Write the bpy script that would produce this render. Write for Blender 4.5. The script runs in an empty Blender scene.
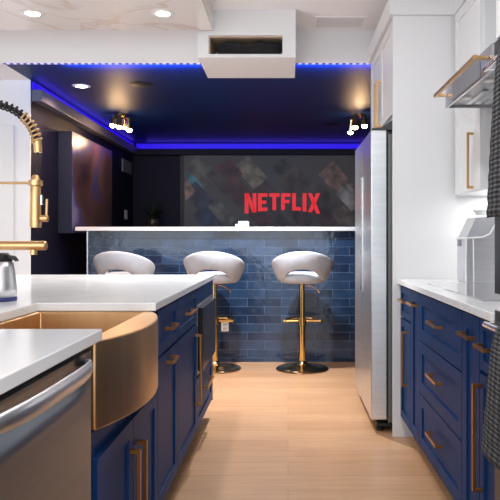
import bpy, bmesh, math, random
from mathutils import Vector, Matrix
random.seed(4)
PI = math.pi
COL = bpy.context.scene.collection
ORG = {}          # object name -> world location of its thing

# ------------------------------------------------------------------ materials
def new_mat(name):
    m = bpy.data.materials.new(name); m.use_nodes = True
    nt = m.node_tree
    return m, nt, nt.nodes['Principled BSDF']

def lin(c):
    return tuple(((v/255)/12.92 if v/255 <= .04045 else ((v/255+.055)/1.055)**2.4) for v in c) + (1,)

def pmat(name, rgb, rough=.5, metal=0, spec=None, noise=0, nscale=8, bump=0, bscale=60, stretch=(1,1,1), coat=0, trans=0, ior=None, alpha=None):
    m, nt, b = new_mat(name)
    c = lin(rgb)
    b.inputs['Base Color'].default_value = c
    b.inputs['Roughness'].default_value = rough
    b.inputs['Metallic'].default_value = metal
    if spec is not None: b.inputs['Specular IOR Level'].default_value = spec
    if coat: b.inputs['Coat Weight'].default_value = coat; b.inputs['Coat Roughness'].default_value = .05
    if trans: b.inputs['Transmission Weight'].default_value = trans
    if ior: b.inputs['IOR'].default_value = ior
    if noise or bump:
        tc = nt.nodes.new('ShaderNodeTexCoord'); mp = nt.nodes.new('ShaderNodeMapping')
        mp.inputs['Scale'].default_value = stretch
        nt.links.new(tc.outputs['Object'], mp.inputs['Vector'])
    if noise:
        n = nt.nodes.new('ShaderNodeTexNoise'); n.inputs['Scale'].default_value = nscale; n.inputs['Detail'].default_value = 4
        nt.links.new(mp.outputs[0], n.inputs['Vector'])
        r = nt.nodes.new('ShaderNodeMapRange')
        r.inputs['From Min'].default_value = .3; r.inputs['From Max'].default_value = .7
        r.inputs['To Min'].default_value = 1-noise; r.inputs['To Max'].default_value = 1+noise
        nt.links.new(n.outputs['Fac'], r.inputs['Value'])
        v = nt.nodes.new('ShaderNodeVectorMath'); v.operation = 'SCALE'
        v.inputs[0].default_value = c[:3]
        nt.links.new(r.outputs[0], v.inputs['Scale']); nt.links.new(v.outputs[0], b.inputs['Base Color'])
    if bump:
        n2 = nt.nodes.new('ShaderNodeTexNoise'); n2.inputs['Scale'].default_value = bscale; n2.inputs['Detail'].default_value = 3
        nt.links.new(mp.outputs[0], n2.inputs['Vector'])
        bp = nt.nodes.new('ShaderNodeBump'); bp.inputs['Strength'].default_value = bump; bp.inputs['Distance'].default_value = .004
        nt.links.new(n2.outputs['Fac'], bp.inputs['Height']); nt.links.new(bp.outputs[0], b.inputs['Normal'])
    return m

def emat(name, rgb, strength):
    m, nt, b = new_mat(name)
    b.inputs['Base Color'].default_value = (0.0, 0.0, 0.0, 1)
    b.inputs['Emission Color'].default_value = lin(rgb)
    b.inputs['Emission Strength'].default_value = strength
    return m

M = {}
M['white_wall'] = pmat('white_wall_paint', (228,228,230), .6, bump=.05, bscale=200)
M['white_ceiling'] = pmat('white_ceiling_paint', (238,238,240), .7)
M['white_lacquer'] = pmat('white_cabinet_lacquer', (224,224,225), .4)
M['navy_wall'] = pmat('navy_wall_paint', (11,12,38), .6, spec=.3, noise=.08, nscale=3)
M['navy_ceiling'] = pmat('navy_ceiling_paint', (4,33,86), .5, spec=.3, noise=.08, nscale=2)
M['cove'] = pmat('cove_ledge_paint', (88,88,108), .5)
M['blue_cabinet'] = pmat('blue_cabinet_paint', (16,50,97), .5, spec=.12, noise=.06, nscale=5)
M['toe'] = pmat('toe_kick_wood', (70,58,54), .6)
M['black'] = pmat('black_plastic', (12,12,14), .5)
M['black_glass'] = pmat('black_glass', (10,10,13), .25)
M['blackfab'] = pmat('black_fabric', (16,15,20), .85, bump=.5, bscale=40)
M['niche'] = pmat('beige_wood_lining', (205,180,155), .6, noise=.1, nscale=6, stretch=(1,1,6))
M['steel'] = pmat('brushed_steel', (176,176,178), .28, 1, noise=.08, nscale=6, stretch=(1,1,30))
M['dwsteel'] = pmat('dishwasher_steel', (134,139,146), .34, 1, noise=.06, nscale=5, stretch=(1,1,30))
M['hsteel'] = pmat('polished_steel', (222,222,225), .25, 1)
M['darksteel'] = pmat('dark_oven_steel', (96,97,100), .35, 1)
M['fsteel'] = pmat('fridge_steel', (218,220,223), .34, 1, noise=.05, nscale=3, stretch=(2,2,20))
M['fside'] = pmat('fridge_side_grey', (120,121,124), .4, .7)
M['copper'] = pmat('copper_handle', (186,132,80), .3, 1)
M['sinkcu'] = pmat('copper_sink', (212,172,126), .36, 1, noise=.06, nscale=5, stretch=(6,6,.4))
M['gold'] = pmat('brushed_gold', (208,170,122), .36, 1)
M['gold2'] = pmat('polished_gold', (222,184,116), .16, 1)
M['bronze'] = pmat('polished_bronze_base', (190,156,112), .14, 1)
M['stoolfab'] = pmat('pale_grey_velvet', (176,178,186), .8, noise=.09, nscale=9, bump=.3, bscale=120)
M['plate'] = pmat('white_plastic', (235,235,235), .4)
M['grey'] = pmat('grey_plastic', (120,122,128), .5)
M['doorglass'] = pmat('frosted_door_glass', (150,152,156), .25)
M['bluereflect'] = pmat('blue_reflection_colour', (48,50,110), .4)  # blue reflection on the steel carafe foot, put into the base colour
M['acrylic'] = pmat('smoky_acrylic_lid', (168,170,174), .12, 0, coat=.5)
M['ventgrey'] = pmat('vent_grey', (218,218,221), .5)
M['hinge'] = pmat('hinge_cover_grey', (62,63,66), .5)
M['leaf'] = pmat('dark_green_leaf', (34,52,30), .5, noise=.2, nscale=20)
M['potbrown'] = pmat('dark_glazed_pot', (58,52,46), .25)
M['outlet'] = pmat('outlet_slot', (205,205,207), .5)
M['cooktop'] = pmat('cooktop_glass', (178,179,182), .04, 0, spec=.9, coat=1)

# quartz with faint veins
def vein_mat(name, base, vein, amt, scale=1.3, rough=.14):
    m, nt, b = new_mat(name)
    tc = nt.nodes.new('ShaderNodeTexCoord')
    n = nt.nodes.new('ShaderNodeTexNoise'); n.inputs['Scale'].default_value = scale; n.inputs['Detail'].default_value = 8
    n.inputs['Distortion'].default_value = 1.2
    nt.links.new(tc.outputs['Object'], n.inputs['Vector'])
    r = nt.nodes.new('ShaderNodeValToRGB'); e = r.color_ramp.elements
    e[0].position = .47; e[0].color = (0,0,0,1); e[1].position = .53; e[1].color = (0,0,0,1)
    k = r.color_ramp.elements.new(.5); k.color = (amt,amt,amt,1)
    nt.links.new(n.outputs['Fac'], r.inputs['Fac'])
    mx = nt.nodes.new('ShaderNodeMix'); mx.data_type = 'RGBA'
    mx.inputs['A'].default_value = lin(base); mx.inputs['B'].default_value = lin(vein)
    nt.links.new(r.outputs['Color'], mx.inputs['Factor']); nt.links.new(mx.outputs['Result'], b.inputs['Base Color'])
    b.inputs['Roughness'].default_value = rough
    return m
M['quartz'] = vein_mat('white_quartz', (230,230,231), (165,165,170), .14)
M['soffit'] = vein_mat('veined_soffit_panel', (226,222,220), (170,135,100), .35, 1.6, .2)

# floor planks running left to right
def floor_mat():
    m, nt, b = new_mat('light_oak_planks')
    tc = nt.nodes.new('ShaderNodeTexCoord')
    br = nt.nodes.new('ShaderNodeTexBrick')
    br.inputs['Scale'].default_value = 1; br.inputs['Brick Width'].default_value = 1.5; br.inputs['Row Height'].default_value = .185
    br.inputs['Mortar Size'].default_value = .0012; br.inputs['Mortar Smooth'].default_value = .3
    br.offset = .37
    br.inputs['Color1'].default_value = lin((172,133,100)); br.inputs['Color2'].default_value = lin((158,118,86))
    br.inputs['Mortar'].default_value = lin((124,88,60))
    nt.links.new(tc.outputs['Object'], br.inputs['Vector'])
    mp = nt.nodes.new('ShaderNodeMapping'); mp.inputs['Scale'].default_value = (1.2, 16, 1)
    nt.links.new(tc.outputs['Object'], mp.inputs['Vector'])
    n = nt.nodes.new('ShaderNodeTexNoise'); n.inputs['Scale'].default_value = 2.2; n.inputs['Detail'].default_value = 6; n.inputs['Distortion'].default_value = .6
    nt.links.new(mp.outputs[0], n.inputs['Vector'])
    r = nt.nodes.new('ShaderNodeMapRange'); r.inputs['From Min'].default_value = .3; r.inputs['From Max'].default_value = .7
    r.inputs['To Min'].default_value = .86; r.inputs['To Max'].default_value = 1.1
    nt.links.new(n.outputs['Fac'], r.inputs['Value'])
    v = nt.nodes.new('ShaderNodeVectorMath'); v.operation = 'SCALE'
    nt.links.new(br.outputs['Color'], v.inputs[0]); nt.links.new(r.outputs[0], v.inputs['Scale'])
    nt.links.new(v.outputs[0], b.inputs['Base Color'])
    b.inputs['Roughness'].default_value = .32
    return m
M['floor'] = floor_mat()

def tile_mat():
    m, nt, b = new_mat('blue_subway_tile')
    tc = nt.nodes.new('ShaderNodeTexCoord')
    sp = nt.nodes.new('ShaderNodeSeparateXYZ'); nt.links.new(tc.outputs['Object'], sp.inputs[0])
    ax = nt.nodes.new('ShaderNodeMath'); ax.operation = 'ADD'; nt.links.new(sp.outputs['X'], ax.inputs[0]); nt.links.new(sp.outputs['Y'], ax.inputs[1])
    cb = nt.nodes.new('ShaderNodeCombineXYZ'); nt.links.new(ax.outputs[0], cb.inputs['X']); nt.links.new(sp.outputs['Z'], cb.inputs['Y'])
    mp = nt.nodes.new('ShaderNodeMapping'); mp.inputs['Location'].default_value = (.02, -.037, 0)
    nt.links.new(cb.outputs[0], mp.inputs['Vector'])
    br = nt.nodes.new('ShaderNodeTexBrick')
    br.inputs['Scale'].default_value = 1; br.inputs['Brick Width'].default_value = .317; br.inputs['Row Height'].default_value = .0795
    br.inputs['Mortar Size'].default_value = .0022; br.inputs['Mortar Smooth'].default_value = .2; br.offset = .5
    br.inputs['Color1'].default_value = lin((38,59,87)); br.inputs['Color2'].default_value = lin((21,33,56))
    br.inputs['Mortar'].default_value = lin((80,98,120)); br.inputs['Bias'].default_value = -.1
    nt.links.new(mp.outputs[0], br.inputs['Vector'])
    n = nt.nodes.new('ShaderNodeTexNoise'); n.inputs['Scale'].default_value = 7; n.inputs['Detail'].default_value = 5
    nt.links.new(cb.outputs[0], n.inputs['Vector'])
    r = nt.nodes.new('ShaderNodeMapRange'); r.inputs['From Min'].default_value = .3; r.inputs['From Max'].default_value = .7
    r.inputs['To Min'].default_value = .72; r.inputs['To Max'].default_value = 1.3
    nt.links.new(n.outputs['Fac'], r.inputs['Value'])
    v = nt.nodes.new('ShaderNodeVectorMath'); v.operation = 'SCALE'
    nt.links.new(br.outputs['Color'], v.inputs[0]); nt.links.new(r.outputs[0], v.inputs['Scale'])
    nt.links.new(v.outputs[0], b.inputs['Base Color'])
    b.inputs['Roughness'].default_value = .12
    n2 = nt.nodes.new('ShaderNodeTexNoise'); n2.inputs['Scale'].default_value = 14; n2.inputs['Detail'].default_value = 2
    nt.links.new(cb.outputs[0], n2.inputs['Vector'])
    sm = nt.nodes.new('ShaderNodeMath'); sm.operation = 'MULTIPLY_ADD'; sm.inputs[1].default_value = -1.2
    nt.links.new(br.outputs['Fac'], sm.inputs[0]); nt.links.new(n2.outputs['Fac'], sm.inputs[2])
    bp = nt.nodes.new('ShaderNodeBump'); bp.inputs['Strength'].default_value = .5; bp.inputs['Distance'].default_value = .004
    nt.links.new(sm.outputs[0], bp.inputs['Height']); nt.links.new(bp.outputs[0], b.inputs['Normal'])
    return m
M['tile'] = tile_mat()

def canvas_mat():
    m, nt, b = new_mat('abstract_brown_blue_print')
    tc = nt.nodes.new('ShaderNodeTexCoord')
    mp = nt.nodes.new('ShaderNodeMapping'); mp.inputs['Scale'].default_value = (1, .9, .9); mp.inputs['Rotation'].default_value = (.5, 0, 0)
    nt.links.new(tc.outputs['Object'], mp.inputs['Vector'])
    n = nt.nodes.new('ShaderNodeTexNoise'); n.inputs['Scale'].default_value = 1.25; n.inputs['Detail'].default_value = 2; n.inputs['Distortion'].default_value = 1.2
    nt.links.new(mp.outputs[0], n.inputs['Vector'])
    r = nt.nodes.new('ShaderNodeValToRGB'); e = r.color_ramp.elements
    e[0].position = .32; e[0].color = lin((40,26,34)); e[1].position = .66; e[1].color = lin((120,116,160))
    for p, c in ((.42,(64,44,46)), (.5,(84,60,56)), (.57,(52,52,104))):
        k = e.new(p); k.color = lin(c)
    nt.links.new(n.outputs['Fac'], r.inputs['Fac']); nt.links.new(r.outputs['Color'], b.inputs['Base Color'])
    b.inputs['Roughness'].default_value = .35
    return m
M['canvas'] = canvas_mat()
M['canvas_edge'] = pmat('navy_canvas_edge', (6,16,46), .7)

def led_dots_mat():
    m, nt, b = new_mat('blue_led_tape')
    tc = nt.nodes.new('ShaderNodeTexCoord'); sp = nt.nodes.new('ShaderNodeSeparateXYZ')
    nt.links.new(tc.outputs['Object'], sp.inputs[0])
    a = nt.nodes.new('ShaderNodeMath'); a.operation = 'MULTIPLY'; a.inputs[1].default_value = 1/.05
    nt.links.new(sp.outputs['X'], a.inputs[0])
    f = nt.nodes.new('ShaderNodeMath'); f.operation = 'FRACT'; nt.links.new(a.outputs[0], f.inputs[0])
    g = nt.nodes.new('ShaderNodeMath'); g.operation = 'GREATER_THAN'; g.inputs[1].default_value = .5
    nt.links.new(f.outputs[0], g.inputs[0])
    mx = nt.nodes.new('ShaderNodeMix'); mx.data_type = 'RGBA'
    mx.inputs['A'].default_value = (.03,.02,.35,1); mx.inputs['B'].default_value = (.75,.7,1,1)
    nt.links.new(g.outputs[0], mx.inputs['Factor'])
    nt.links.new(mx.outputs['Result'], b.inputs['Emission Color']); b.inputs['Emission Strength'].default_value = 1.0
    b.inputs['Base Color'].default_value = (.02,.02,.1,1)
    return m
M['leddots'] = led_dots_mat()
M['ledblue'] = emat('blue_led_glow', (40,10,235), .85)
M['bulb'] = emat('warm_bulb', (255,214,160), 40)
M['downlight'] = emat('downlight_lens', (255,248,240), 14)
M['screen'] = emat('projection_dark_grey', (38,37,39), 1)
M['red'] = emat('screen_red', (208,36,44), 1)

# ------------------------------------------------------------------ geometry helpers
def bmnew(): return bmesh.new()
def box(bm, x0, x1, y0, y1, z0, z1):
    if x0 > x1: x0, x1 = x1, x0
    if y0 > y1: y0, y1 = y1, y0
    if z0 > z1: z0, z1 = z1, z0
    v = [bm.verts.new(p) for p in ((x0,y0,z0),(x1,y0,z0),(x1,y1,z0),(x0,y1,z0),(x0,y0,z1),(x1,y0,z1),(x1,y1,z1),(x0,y1,z1))]
    for f in ((0,3,2,1),(4,5,6,7),(0,1,5,4),(1,2,6,5),(2,3,7,6),(3,0,4,7)):
        bm.faces.new([v[i] for i in f])
def prism(bm, pts, axis, a, b):
    """closed polygon extruded along an axis; pts are the two other coordinates in order"""
    def P(p, t):
        if axis == 'x': return (t, p[0], p[1])
        if axis == 'y': return (p[0], t, p[1])
        return (p[0], p[1], t)
    A = [bm.verts.new(P(p, a)) for p in pts]; B = [bm.verts.new(P(p, b)) for p in pts]
    n = len(pts)
    bm.faces.new(A); bm.faces.new(list(reversed(B)))
    for i in range(n):
        bm.faces.new((A[i], B[i], B[(i+1)%n], A[(i+1)%n]))
def lathe(bm, prof, c, n=32, axis='z'):
    """prof: list of (radius, height)"""
    rings = []
    for r, h in prof:
        if r < 1e-6:
            p = (c[0], c[1], c[2]+h) if axis == 'z' else ((c[0]+h, c[1], c[2]) if axis == 'x' else (c[0], c[1]+h, c[2]))
            rings.append([bm.verts.new(p)])
        else:
            ring = []
            for k in range(n):
                t = 2*PI*k/n; a, b = r*math.cos(t), r*math.sin(t)
                if axis == 'z': p = (c[0]+a, c[1]+b, c[2]+h)
                elif axis == 'x': p = (c[0]+h, c[1]+a, c[2]+b)
                else: p = (c[0]+a, c[1]+h, c[2]+b)
                ring.append(bm.verts.new(p))
            rings.append(ring)
    for A, B in zip(rings, rings[1:]):
        for k in range(n):
            a0, a1 = A[k % len(A)], A[(k+1) % len(A)]; b0, b1 = B[k % len(B)], B[(k+1) % len(B)]
            q = []
            for v in (a0, a1, b1, b0):
                if v not in q: q.append(v)
            if len(q) > 2: bm.faces.new(q)
    for R in (rings[0], rings[-1]):
        if len(R) > 1: bm.faces.new(R)
def tube(bm, pts, r, n=12, closed=False):
    pts = [Vector(p) for p in pts]; rings = []
    N = len(pts); up = None
    for i, p in enumerate(pts):
        if closed: d = pts[(i+1) % N] - pts[i-1]
        else: d = pts[min(i+1, N-1)] - pts[max(i-1, 0)]
        d.normalize()
        if up is None:
            up = Vector((0,0,1)) if abs(d.z) < .9 else Vector((1,0,0))
        s = d.cross(up)
        if s.length < 1e-5: s = d.orthogonal()
        s.normalize(); up = s.cross(d).normalized()
        rr = r[i] if isinstance(r, (list, tuple)) else r
        rings.append([bm.verts.new(p + s*rr*math.cos(2*PI*k/n) + up*rr*math.sin(2*PI*k/n)) for k in range(n)])
    m = N if closed else N-1
    for i in range(m):
        A, B = rings[i], rings[(i+1) % N]
        for k in range(n): bm.faces.new((A[k], A[(k+1)%n], B[(k+1)%n], B[k]))
    if not closed:
        bm.faces.new(list(reversed(rings[0]))); bm.faces.new(rings[-1])

def obj(name, bm, mat, parent=None, bevel=0, smooth=False, org=None, segs=2):
    o_ = ORG.get(parent.name, (0,0,0)) if parent else (org or (0,0,0))
    bmesh.ops.recalc_face_normals(bm, faces=bm.faces)
    bmesh.ops.translate(bm, verts=bm.verts, vec=-Vector(o_))
    me = bpy.data.meshes.new(name); bm.to_mesh(me); bm.free()
    if isinstance(mat, (list, tuple)):
        for q in mat: me.materials.append(q)
    else: me.materials.append(mat)
    if smooth:
        me.shade_smooth()
        if smooth != 'all': me.set_sharp_from_angle(angle=math.radians(smooth if not isinstance(smooth, bool) else 35))
    o = bpy.data.objects.new(name, me); COL.objects.link(o)
    if parent: o.parent = parent
    else: o.location = o_
    ORG[o.name] = tuple(o_)
    if bevel:
        b = o.modifiers.new('edge', 'BEVEL'); b.width = bevel; b.segments = segs; b.limit_method = 'ANGLE'; b.angle_limit = math.radians(40)
    return o
def thing(name, loc, label, cat, group=None):
    o = bpy.data.objects.new(name, None); COL.objects.link(o); o.location = loc
    o.empty_display_size = .1
    o['label'] = label; o['category'] = cat
    if group: o['group'] = group
    ORG[o.name] = tuple(loc); return o
def tag(o, label, cat, group=None):
    o['label'] = label; o['category'] = cat
    if group: o['group'] = group
    return o
def struct(name, bm, mat, bevel=0, label=None, parent=None):
    o = obj(name, bm, mat, parent, bevel)
    if not parent: o['kind'] = 'structure'
    if label: o['label'] = label
    return o
def B(*a):
    bm = bmnew(); box(bm, *a); return bm

# ------------------------------------------------------------------ the room
HC = 2.68; HT = 2.44; YB = 4.786; YW = 5.3; YT = 8.8; XL = -2.1; XR = 1.33; XK = -4.2; YN = -3.0
struct('floor', B(XK, XR, YN, YT+.1, -.1, 0), M['floor'], label='light oak plank floor')
struct('ceiling', B(XK, XR, YN, YB, HC, HC+.1), M['white_ceiling'], label='white kitchen ceiling')
struct('wall_right', B(XR, XR+.1, YN, 4.9, 0, HC+.1), M['white_wall'], label='white wall behind the cooktop counter')
struct('wall_right', B(XR, XR+.1, 4.901, YT+.1, 0, HC+.1), M['navy_wall'], label='navy right wall of the media room')
struct('wall_back', B(XL-.1, XR, YT, YT+.1, 0, HC+.1), M['navy_wall'], label='navy wall behind the projection screen')
struct('wall_left', B(XL-.1, XL, YW+.0085, YT, 0, HT-.001), M['navy_wall'], label='navy left wall of the media room')
# white partition facing the kitchen, with a door opening
DX0, DX1, DZ = -3.15, -2.32, 1.98
bm = bmnew()
box(bm, DX1, XL-.1, YW, YW+.1, 0, HT); box(bm, XL-.1, XL, YW, YW+.008, 0, HT); box(bm, XK, DX0, YW, YW+.1, 0, HT); box(bm, DX0, DX1, YW, YW+.1, DZ, HT)
struct('wall_partition', bm, M['white_wall'], label='white wall left of the dark media room')
d = struct('door_1', B(DX0+.03, DX1-.03, YW+.03, YW+.07, .005, DZ-.03), M['white_lacquer'], label='white glazed door in the partition wall')
bm = bmnew()
box(bm, DX1-.03, DX1+.09, YW-.018, YW, 0, DZ+.09); box(bm, DX0-.09, DX0+.03, YW-.018, YW, 0, DZ+.09); box(bm, DX0+.03, DX1-.03, YW-.018, YW, DZ-.03, DZ+.09)
struct('door_frame', bm, M['white_lacquer'], .004, parent=d)
obj('door_pane', B(DX0+.1, DX1-.045, YW+.022, YW+.029, .25, DZ-.09), M['doorglass'], d)
obj('door_handle', B(DX0+.05, DX0+.07, YW-.01, YW+.028, .98, 1.1), M['copper'], d)
# lower ceilings: dark one over the media room, white one left of it
bm = bmnew(); box(bm, XL, XR, YB+.02, YT, HT, HT+.05)
struct('ceiling_media', bm, M['navy_ceiling'], label='dark navy ceiling of the media room')
struct('ceiling_entry', B(XK, XL, YB+.02, YW+.1, HT, HT+.05), M['white_ceiling'], label='white lower ceiling by the partition')
struct('trim_1', B(XK, XR, YB, YB+.02, HT, HC), M['white_wall'], label='white step down to the lower ceiling')
# kitchen left wall with a large glazed opening
WY0, WY1, WZ0, WZ1 = 1.9, 4.4, .1, 2.25
bm = bmnew()
box(bm, XK-.12, XK, YN, WY0, 0, HC+.1); box(bm, XK-.12, XK, WY1, YW+.1, 0, HC+.1)
box(bm, XK-.12, XK, WY0, WY1, WZ1, HC+.1); box(bm, XK-.12, XK, WY0, WY1, 0, WZ0)
struct('wall_kitchen_left', bm, M['white_wall'], label='white left wall of the kitchen with a wide window')
bm = bmnew()
for a in (WY0, WY0+.82, WY0+1.64, WY1-.05): box(bm, XK-.08, XK-.03, a, a+.05, WZ0, WZ1)
for a in (WZ0, WZ1-.05): box(bm, XK-.08, XK-.03, WY0+.05, WY1-.05, a, a+.05)
w = struct('window_1', bm, M['white_lacquer'], label='wide white framed window')
# cove ledges and led strips
bm = bmnew(); box(bm, XL, XL+.09, YW+.009, YT, 2.27, 2.365)
struct('trim_2', bm, M['cove'], .006, label='grey cove ledge along the left navy wall')
struct('trim_3', B(XL+.09, XR, YT-.09, YT, 2.27, 2.35), M['navy_wall'], .006, label='navy cove ledge above the screen')
bm = bmnew(); box(bm, XL+.003, XL+.02, YW+.02, YT-.04, 2.375, 2.43)
tag(obj('led_strip', bm, M['ledblue'], org=(XL+.01, 7, 2.4)), 'glowing blue light strip in the cove along the left navy wall', 'light strip', None)
tag(obj('led_strip', B(XL+.05, XR-.01, YT-.025, YT-.003, 2.365, 2.43), M['ledblue'], org=(0, YT-.01, 2.4)), 'glowing blue light strip in the cove above the projection screen', 'light strip', None)
tag(obj('led_strip', B(XL-.01, -.606, YB+.002, YB+.016, HT-.0065, HT-.0002), M['leddots'], org=(0, YB, HT)), 'dotted blue light strip on the ceiling edge left of the white box', 'light strip')
tag(obj('led_strip', B(.053, 1.3, YB+.002, YB+.016, HT-.0065, HT-.0002), M['leddots'], org=(0, YB, HT)), 'dotted blue light strip on the ceiling edge right of the white box', 'light strip')
# dropped veined soffit over the island
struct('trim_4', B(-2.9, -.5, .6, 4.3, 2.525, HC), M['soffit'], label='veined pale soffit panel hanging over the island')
# white boxed bulkhead with a niche
bx0, bx1, by0, by1, bz0 = -.604, .051, 4.355, 4.91, 2.36
nx0, nx1, nz0, nz1 = -.533, -.037, 2.383, 2.51
bm = bmnew()
box(bm, bx0, bx1, by0, by1, bz0, nz0)
box(bm, bx0, nx0, by0, YB, nz0, HC); box(bm, nx1, bx1, by0, YB, nz0, HC)
box(bm, nx0, nx1, by0, YB, nz1, HC)
box(bm, bx0, bx1, YB, by1, nz0, HT)
struct('trim_5', bm, M['white_wall'], label='white box bulkhead with a shallow open niche under the ceiling')
bm = bmnew()
box(bm, nx0, nx0+.008, by0+.02, YB-.05, nz0+.002, nz1-.002); box(bm, nx0+.008, nx1, by0+.02, YB-.05, nz1-.008, nz1-.001)
box(bm, nx0+.008, nx1, YB-.058, YB-.05, nz0+.002, nz1-.008)
struct('trim_6', bm, M['niche'], label='pale wood lining inside the niche')
# bag in niche
bm = bmnew()
bmesh.ops.create_grid(bm, x_segments=1, y_segments=1, size=.001); bm.clear()
box(bm, nx0+.06, nx1-.012, by0+.03, by0+.33, nz0+.001, nz0+.088)
bmesh.ops.subdivide_edges(bm, edges=bm.edges, cuts=5, use_grid_fill=True)
for v in bm.verts:
    if v.co.z > nz0+.02:
        v.co.z += .012*math.sin(v.co.x*31+1)+.006*math.sin(v.co.x*83)
    v.co.y += .012*math.sin(v.co.x*19)*math.cos(v.co.z*40)
bag = obj('storage_bag', bm, M['blackfab'], org=(-.28, by0+.1, nz0), smooth='all', bevel=.0)
tag(bag, 'soft black bag lying in the niche of the white ceiling box', 'bag')
# ceiling vent
vt = thing('ceiling_vent', (.36, 4.6, HC), 'rectangular louvred air vent in the white ceiling', 'vent')
bm = bmnew(); box(bm, .18, .55, 4.47, 4.49, HC-.008, HC-.0005); box(bm, .18, .55, 4.71, 4.73, HC-.008, HC-.0005); box(bm, .18, .2, 4.49, 4.71, HC-.008, HC-.0005); box(bm, .53, .55, 4.49, 4.71, HC-.008, HC-.0005)
obj('vent_frame', bm, M['white_ceiling'], vt)
bm = bmnew()
for k in range(8): box(bm, .2, .53, 4.495+k*.027, 4.51+k*.027, HC-.007, HC-.001)
obj('louvres', bm, M['ventgrey'], vt)

# downlights
def downlight(x, y, z, label, power, col=(1,.97,.93), r=.055):
    t = thing('recessed_light', (x, y, z), label, 'light', 'recessed ceiling lights')
    bm = bmnew(); lathe(bm, [(r*.8, -.0015), (r*.8, -.006), (r*1.25, -.004), (r*1.28, -.0008)], (x, y, z), 28)
    obj('light_ring', bm, M['white_lacquer'], t, smooth=True)
    bm = bmnew(); lathe(bm, [(0, -.007), (r*.55, -.0075), (r*.8, -.0062)], (x, y, z), 28)
    obj('light_lens', bm, M['downlight'], t, smooth=True)
    l = bpy.data.lights.new('downlight_lamp', 'AREA'); l.shape = 'DISK'; l.size = r*2; l.energy = power; l.color = col; l.spread = math.radians(140)
    o = bpy.data.objects.new('downlight_lamp', l); COL.objects.link(o); o.location = (x, y, z-.02)
downlight(-.765, 3.97, 2.525, 'recessed round light in the veined soffit, nearer the white box', 15)
downlight(-1.56, 3.97, 2.525, 'recessed round light in the veined soffit, at the far left', 12)
downlight(-1.75, 5.5, HT, 'bright round light recessed in the dark navy ceiling', 12, (1,.66,.42), .06)
# ceiling speaker in dark ceiling
for (x, y, lab) in ((-1.23, 5.45, 'round dark speaker grille in the navy ceiling beside the round light'), (.5, 7.4, 'round dark speaker grille in the navy ceiling near the right spotlight')):
    bm = bmnew(); lathe(bm, [(0, -.004), (.09, -.005), (.1, -.0005)], (x, y, HT), 28)
    tag(obj('ceiling_speaker', bm, M['black'], org=(x, y, HT), smooth=True), lab, 'speaker')

# spotlight clusters
def spots(x, y, label, dirs):
    t = thing('ceiling_spotlight', (x, y, HT), label, 'light', 'spotlight clusters in the media room')
    bm = bmnew(); lathe(bm, [(0, -.03), (.045, -.03), (.06, -.02), (.06, -.0005)], (x, y, HT), 24)
    obj('ceiling_mount', bm, M['gold2'], t, smooth=True)
    for (dx, dy, dz) in dirs:
        p0 = Vector((x, y, HT-.025)); p1 = p0 + Vector((dx, dy, -.03)); p2 = p1 + Vector((dx*.15, dy*.15, dz))
        bm = bmnew(); tube(bm, [p0, p1], .005, 8); tube(bm, [p1 + Vector((0,0,.015)), p2], .03, 16)
        h = obj('spot_head', bm, M['gold2'], t, smooth=True)
        bm = bmnew(); q = p2 + (p2-p1).normalized()*.006
        e_ = p2 + (p2-p1).normalized()*.002; lathe(bm, [(0,-.028),(.018,-.023),(.027,-.01),(.029,0),(.023,.012),(0,.018)], e_, 16)
        obj('spot_bulb', bm, M['bulb'], h)
    l = bpy.data.lights.new('spot_lamp', 'POINT'); l.energy = 6; l.color = (1,.62,.32); l.shadow_soft_size = .03
    o = bpy.data.objects.new('spot_lamp', l); COL.objects.link(o); o.location = (x, y-.1, HT-(.2 if x > 0 else .3)); l.energy *= (1 if x > 0 else 1.3)
spots(-1.74, 6.75, 'gold multi-head spotlight on the dark ceiling beside the left blue strip', ((-.05,-.07,-.07),(.01,-.09,-.09),(.075,.02,-.1),(.02,.08,-.06)))
spots(.74, 6.75, 'gold multi-head spotlight on the dark ceiling above the screen right side', ((.03,-.14,-.09),(-.05,-.12,-.1),(-.07,.1,-.11)))

# ------------------------------------------------------------------ media room things
sx0, sx1, sz0, sz1 = -1.40, 1.24, .86, 2.30
sc = thing('projection_screen', (0, YT-.03, sz0), 'large dark projection screen with red NETFLIX lettering', 'screen')
obj('screen_frame', B(sx0-.06, sx1+.06, YT-.035, YT-.001, sz0-.06, sz1+.05), M['black'], sc, .004)
pic = obj('screen_picture', B(sx0, sx1, YT-.038, YT-.0355, sz0, sz1), M['screen'], sc)
def sp_(px, py): return ((px-288)*YT/650, 1.144+(239-py)*YT/650)
tiles = [ # centre px, half w, half h, colours
 (192,180,9,16,(52,92,104)),(200,199,16,10,(30,38,60)),(203,172,9,17,(66,66,66)),(223,180,9,15,(48,42,44)),(186,190,7,9,(110,84,82)),
 (222,213,14,7,(70,70,74)),(238,192,10,16,(60,36,40)),(251,173,15,10,(92,84,76)),(231,171,7,12,(62,34,36)),
 (270,198,16,10,(52,38,42)),(286,172,12,8,(40,38,40)),(300,188,20,14,(56,48,47)),(322,200,15,11,(48,44,46)),
 (336,180,16,11,(92,72,70)),(349,197,12,9,(104,102,106)),(345,219,12,9,(70,62,60)),(300,215,14,9,(48,36,44)),(262,219,12,8,(60,34,40)),
 (208,220,14,9,(28,40,66)),(324,217,12,8,(54,38,46)),(280,222,12,7,(40,34,40))]
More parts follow.
